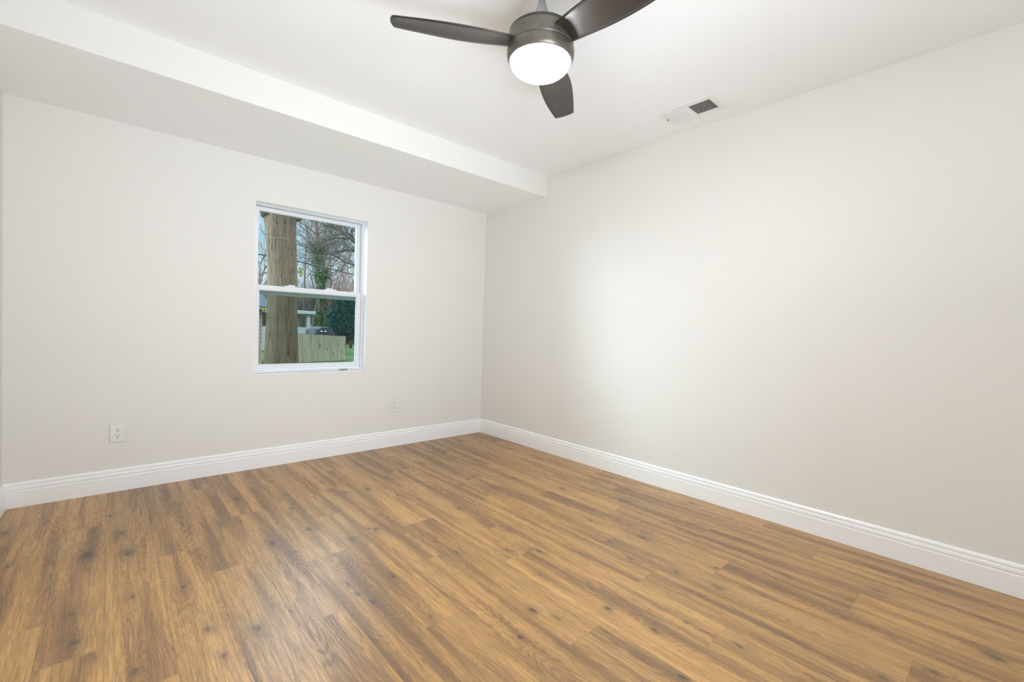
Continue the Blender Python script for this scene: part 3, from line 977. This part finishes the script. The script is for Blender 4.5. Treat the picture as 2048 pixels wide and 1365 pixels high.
# ivy-clad tree
def ivy_tree():
    y = 21.0
    g = at(643, 680, y)
    root = thing('ivy_clad_tree', (g.x, y, GZ), 'tree wrapped in dark green ivy in the middle of the view', 'tree')
    rnd = random.Random(31)
    spine = [at(u, v, y) for u, v in ((642, 640), (642, 600), (641, 560), (640, 525), (637, 495), (633, 470), (632, 445), (630, 418))]
    spine = [Vector((g.x, y, GZ - 0.02))] + spine
    bm = bmesh.new()
    tube(bm, spine, [0.20, 0.17, 0.16, 0.15, 0.14, 0.12, 0.10, 0.08, 0.05], 10)
    obj('trunk', bm, M['twig'], root, True)
    bm = bmesh.new()
    for i in range(3, len(spine)):
        for k in range(4):
            nd = Vector((rnd.gauss(0, 0.7), rnd.gauss(0, 0.7), rnd.uniform(0.2, 0.9))).normalized()
            grow(bm, spine[i], nd, rnd.uniform(1.2, 2.2), 0.035, 3, rnd, 0.5, 0.007)
    obj('branches', bm, M['twig'], root, True)
    bm = bmesh.new()
    for (u, v, su, sv, n) in ((641, 640, 5, 22, 500), (643, 585, 6, 22, 700), (644, 550, 9, 14, 900), (637, 525, 8, 12, 500), (633, 500, 7, 10, 350), (649, 500, 4, 8, 120), (628, 493, 8, 8, 200), (645, 480, 3, 8, 60)):
        for _ in range(n):
            c = at(u + rnd.gauss(0, su * 0.62), v + rnd.gauss(0, sv * 0.55), y + rnd.gauss(0, 0.25))
            leaf_cloud(bm, [c], 4, 0.045, rnd, 0.06)
    obj('ivy', bm, M['ivy'], root, label='dark green ivy leaves')
ivy_tree()

# evergreen bush
def bush(name, u, v0, v1, y, w, n, m, label, cat, seed):
    g = at(u, v1, y)
    root = thing(name, (g.x, y, GZ), label, cat)
    rnd = random.Random(seed)
    top = at(u, v0, y).z
    bm = bmesh.new()
    tube(bm, [(g.x, y, GZ - 0.02), (g.x, y, GZ + 0.4 * (top - GZ)), (g.x, y, top - 0.3)], [0.12, 0.09, 0.03], 8)
    obj('stem', bm, M['limb'], root, True)
    bm = bmesh.new()
    for _ in range(n):
        q = rnd.random() ** 0.8
        z = GZ + 0.75 + (top - GZ - 0.75) * q
        rr = w * (0.55 + 0.45 * math.sin(PI * min(1, q * 1.05))) * (1 - 0.55 * q) * 1.25 * math.sqrt(rnd.random())
        a = rnd.uniform(0, 2 * PI)
        leaf_cloud(bm, [(g.x + rr * math.cos(a), y + rr * math.sin(a), z)], 4, 0.05, rnd, 0.08)
    obj('foliage', bm, m, root)
bush('evergreen_bush', 688, 590, 672, 22.5, 1.15, 5200, M['holly'], 'dark blue-green evergreen bush behind the end of the fence', 'bush', 41)
# brown thicket of shoots
def thicket(u0, u1, vb, vt, y, n, m, label, seed, nm='thicket'):
    a = at(0.5 * (u0 + u1), vb, y)
    rnd = random.Random(seed)
    bm = bmesh.new()
    for _ in range(n):
        b = at(rnd.uniform(u0, u1), vb, y + rnd.uniform(-1.2, 1.2))
        b.z = GZ - 0.01
        h = at(0.5 * (u0 + u1), vt, y).z - GZ
        d = Vector((rnd.gauss(0, 0.25), rnd.gauss(0, 0.25), 1)).normalized()
        grow(bm, b, d, h * rnd.uniform(0.35, 0.6), 0.014, 2, rnd, 0.45, 0.006, None, 0.25)
    o = obj(nm, bm, m, None, True)
    return tag(o, label, 'shrubs', kind='stuff')
thicket(652, 725, 660, 552, 36.0, 260, M['twig_red'], 'tangle of reddish brown leafless shoots at the back right', 51)
thicket(575, 650, 660, 560, 36.0, 200, M['twig'], 'tangle of grey leafless shoots behind the white porch', 52)
thicket(495, 530, 660, 545, 31.0, 70, M['twig'], 'tangle of grey leafless shoots left of the big trunk', 53)

# fence: every board a part
fence = None
fA_top, fA_bot = at(560, 664.5, 13.0), ground_at(603, 726.5)
Y0 = fA_bot.y
fL, fR = at(560, 727.0, Y0 - 0.25), at(690.5, 725.6, Y0 + 0.6)
fence = thing('board_fence', (0.5 * (fL.x + fR.x), Y0, GZ), 'weathered grey-brown board fence across the yard', 'fence')
zl, zr = at(560, 665.3, Y0 - 0.25).z, at(690.5, 673.2, Y0 + 0.6).z
nb = 16
rf = random.Random(8)
dv = (Vector((fR.x, fR.y, 0)) - Vector((fL.x, fL.y, 0)))
ux = dv.normalized()
pn = Vector((-ux.y, ux.x, 0))
bw = dv.length / nb
for i in range(nb):
    bm = bmesh.new()
    a = Vector((fL.x, fL.y, 0)) + ux * (bw * i + 0.004)
    b = Vector((fL.x, fL.y, 0)) + ux * (bw * (i + 1) - 0.004)
    zt0 = zl + (zr - zl) * (i + 0.5) / nb + rf.uniform(-0.012, 0.012)
    j = rf.uniform(-0.004, 0.004)
    vs = []
    for p in (a, b):
        for o_ in (0.0, 0.02):
            for z in (GZ + 0.03, zt0):
                vs.append(bm.verts.new((p.x + pn.x * (o_ + j), p.y + pn.y * (o_ + j), z)))
    for q in ((0, 1, 3, 2), (4, 6, 7, 5), (0, 4, 5, 1), (2, 3, 7, 6), (0, 2, 6, 4), (1, 5, 7, 3)):
        bm.faces.new([vs[k] for k in q])
    bmesh.ops.recalc_face_normals(bm, faces=bm.faces)
    obj('board', bm, M['fence'], fence)
for hz in (0.25, 0.8):
    bm = bmesh.new()
    z = GZ + (zl - GZ) * hz
    z2 = GZ + (zr - GZ) * hz
    p0, p1 = Vector((fL.x, fL.y, z)) + pn * 0.045, Vector((fR.x, fR.y, z2)) + pn * 0.045
    tube(bm, [p0, p1], 0.04, 4)
    obj('rail', bm, M['fence'], fence)
for q in (0.02, 0.5, 0.98):
    p = Vector((fL.x, fL.y, 0)) + dv * q + pn * 0.11
    bm = bmesh.new()
    bbox(bm, (p.x - 0.05, p.y - 0.05, GZ - 0.02), (p.x + 0.05, p.y + 0.05, zl + (zr - zl) * q - 0.05), 0.006)
    obj('post', bm, M['fence'], fence)

# white porch of the neighbour's house
py = 26.0
pR = at(620, 640, py)
zr_ = at(612, 629, py).z
hs = thing('house', (pR.x - 2.0, py + 2, GZ), 'white house with a small porch right of the big trunk', 'house', 'houses across the yard')
bm = bmesh.new()
box(bm, (pR.x - 5.0, py + 1.6, GZ), (pR.x - 0.15, py + 6, zr_ + 0.02))
obj('wall', bm, M['white_siding'], hs)
bm = bmesh.new()
bbox(bm, (pR.x - 5.2, py - 0.3, zr_), (pR.x + 0.28, py + 6.2, zr_ + 0.20), 0.02)
v = [bm.verts.new(c) for c in ((pR.x - 5.2, py - 0.3, zr_ + 0.18), (pR.x + 0.25, py - 0.3, zr_ + 0.18), (pR.x + 0.25, py + 6.2, zr_ + 0.18), (pR.x - 5.2, py + 6.2, zr_ + 0.18), (pR.x - 5.2, py + 3, zr_ + 0.34), (pR.x - 1.2, py + 3, zr_ + 0.34))]
bm.faces.new((v[0], v[1], v[5], v[4]))
bm.faces.new((v[1], v[2], v[5]))
bm.faces.new((v[2], v[3], v[4], v[5]))
bm.faces.new((v[3], v[0], v[4]))
obj('roof', bm, M['white_siding'], hs)
pw = 0.22
for dx in (0.0, -1.6):
    bm = bmesh.new()
    bbox(bm, (pR.x - pw + dx, py - 0.11, GZ), (pR.x + dx, py + 0.11, zr_ + 0.01), 0.01)
    obj('post', bm, M['white_siding'], hs)
bm = bmesh.new()
zrail = at(612, 655, py).z
bbox(bm, (pR.x - 5, py - 0.05, GZ + 0.02), (pR.x - 0.2, py + 0.05, zrail), 0.01)
obj('porch_skirt', bm, M['white_siding'], hs)
bm = bmesh.new()
bbox(bm, (pR.x - 1.15, py + 1.56, zrail - 0.2), (pR.x - 0.55, py + 1.62, zr_ - 0.25), 0.01)
wf = obj('window', bm, M['dark_glass'], hs)
bm = bmesh.new()                    # sloping stair wall on the right of the porch
q0, q1 = at(621, 656, py), at(629, 669, py)
vs = []
for yy in (py - 0.1, py + 0.1):
    vs.append([bm.verts.new(c) for c in ((pR.x - 0.05, yy, GZ), (q1.x, yy, GZ), (q1.x, yy, q1.z), (pR.x - 0.05, yy, q0.z))])
bm.faces.new(vs[0])
bm.faces.new(list(reversed(vs[1])))
for i in range(4):
    j = (i + 1) % 4
    bm.faces.new((vs[0][i], vs[1][i], vs[1][j], vs[0][j]))
bmesh.ops.recalc_face_normals(bm, faces=bm.faces)
obj('stair_wall', bm, M['white_siding'], hs)

# brick house left of the trunk
by = 15.0
bR = at(524.5, 640, by)
ze = at(520, 614, by).z
bh = thing('house', (bR.x - 3, by + 3, GZ), 'red brick house with a slate-blue roof, left of the big trunk', 'house', 'houses across the yard')
bm = bmesh.new()
box(bm, (bR.x - 6, by, GZ), (bR.x, by + 5, ze))
obj('wall', bm, M['brick'], bh)
bm = bmesh.new()
box(bm, (bR.x - 6.3, by - 0.35, ze - 0.10), (bR.x + 0.25, by - 0.05, ze + 0.02))
obj('fascia', bm, mat('tan_fascia', (0.42, 0.34, 0.16), 0.7), bh)
bm = bmesh.new()
v = [bm.verts.new(c) for c in ((bR.x - 6.4, by - 0.4, ze), (bR.x + 0.3, by - 0.4, ze), (bR.x + 0.3, by + 5.4, ze), (bR.x - 6.4, by + 5.4, ze), (bR.x - 6.4, by + 2.5, ze + 1.5), (bR.x - 0.3, by + 2.5, ze + 1.5))]
for q in ((0, 1, 5, 4), (1, 2, 5), (2, 3, 4, 5), (3, 0, 4), (3, 2, 1, 0)):
    bm.faces.new([v[k] for k in q])
obj('roof', bm, M['roof'], bh)

# parked car behind the fence
def car():
    y = 18.8
    a, b = at(621, 664, y), at(659, 668, y)
    L = (b.x - a.x)
    root = thing('car', (0.5 * (a.x + b.x), y, GZ), 'dark car parked behind the fence, beside the white porch', 'car')
    zt = at(634, 653.5, y).z
    zb = GZ + 0.28
    zm = at(634, 659.0, y).z
    sec = [(0.0, zb, zb + 0.42), (0.02, zb, zm - 0.10), (0.10, zb, zm), (0.26, zb, zm + 0.02), (0.75, zb, zm + 0.01), (0.93, zb, zm - 0.10), (1.0, zb, zm - 0.30)]
    bm = bmesh.new()
    def loft(sec, w0, w1):
        prev = None
        for q, z0, z1 in sec:
            x = a.x + L * q
            ring = [bm.verts.new(c) for c in ((x, y - w0, z0), (x, y + w0, z0), (x, y + w0, z0 + (z1 - z0) * 0.7), (x, y + w1, z1), (x, y - w1, z1), (x, y - w0, z0 + (z1 - z0) * 0.7))]
            if prev:
                for i in range(6):
                    j = (i + 1) % 6
                    bm.faces.new((prev[i], prev[j], ring[j], ring[i]))
            else:
                bm.faces.new(list(reversed(ring)))
            prev = ring
        bm.faces.new(prev)
        bmesh.ops.recalc_face_normals(bm, faces=bm.faces)
    loft(sec, 0.86, 0.78)
    bd = obj('body', bm, M['car'], root, True)
    bm = bmesh.new()
    loft([(0.16, zm - 0.02, zm + 0.02), (0.27, zm - 0.02, zt - 0.06), (0.34, zm - 0.02, zt), (0.58, zm - 0.02, zt), (0.76, zm - 0.02, zm + 0.02)], 0.76, 0.60)
    obj('cabin', bm, M['dark_glass'], root, True)
    for q in (0.18, 0.82):
        for s in (-1, 1):
            bm = bmesh.new()
            n = 20
            c = Vector((a.x + L * q, y + s * 0.80, GZ + 0.33))
            r1 = [[bm.verts.new((c.x + 0.32 * math.cos(2 * PI * i / n), c.y + o_, c.z + 0.32 * math.sin(2 * PI * i / n))) for i in range(n)] for o_ in (-0.1, 0.1)]
            for i in range(n):
                j = (i + 1) % n
                bm.faces.new((r1[0][i], r1[0][j], r1[1][j], r1[1][i]))
            bm.faces.new(r1[0])
            bm.faces.new(list(reversed(r1[1])))
            obj('wheel', bm, M['tyre'], root)
    for q in (0.20, 0.40):
        bm = bmesh.new()
        bbox(bm, (a.x + L * q, y - 0.885, zm - 0.105), (a.x + L * (q + 0.09), y - 0.84, zm - 0.06), 0.012)
        obj('lamp', bm, M['lamp_glass'], root)
car()

# overhead cable
bm = bmesh.new()
cp = [at(440, 492, 9.0) * 6 - at(520, 509.5, 9.2) * 5 + Vector((0, 0, 0.9)), at(440, 492, 9.0), at(520, 509.5, 9.2), at(560, 515.5, 9.3), at(600, 524, 9.4), at(640, 533, 9.5), at(680, 542.8, 9.6), at(712, 551, 9.7), at(760, 564, 9.8), at(840, 588, 10.0), at(840, 588, 10.0) * 5 - at(760, 564, 9.8) * 4 + Vector((0, 0, 0.9))]
tube(bm, cp, 0.017, 8)
tag(obj('overhead_cable', bm, M['cable'], None, True), 'black overhead cable crossing behind the big trunk', 'cable')
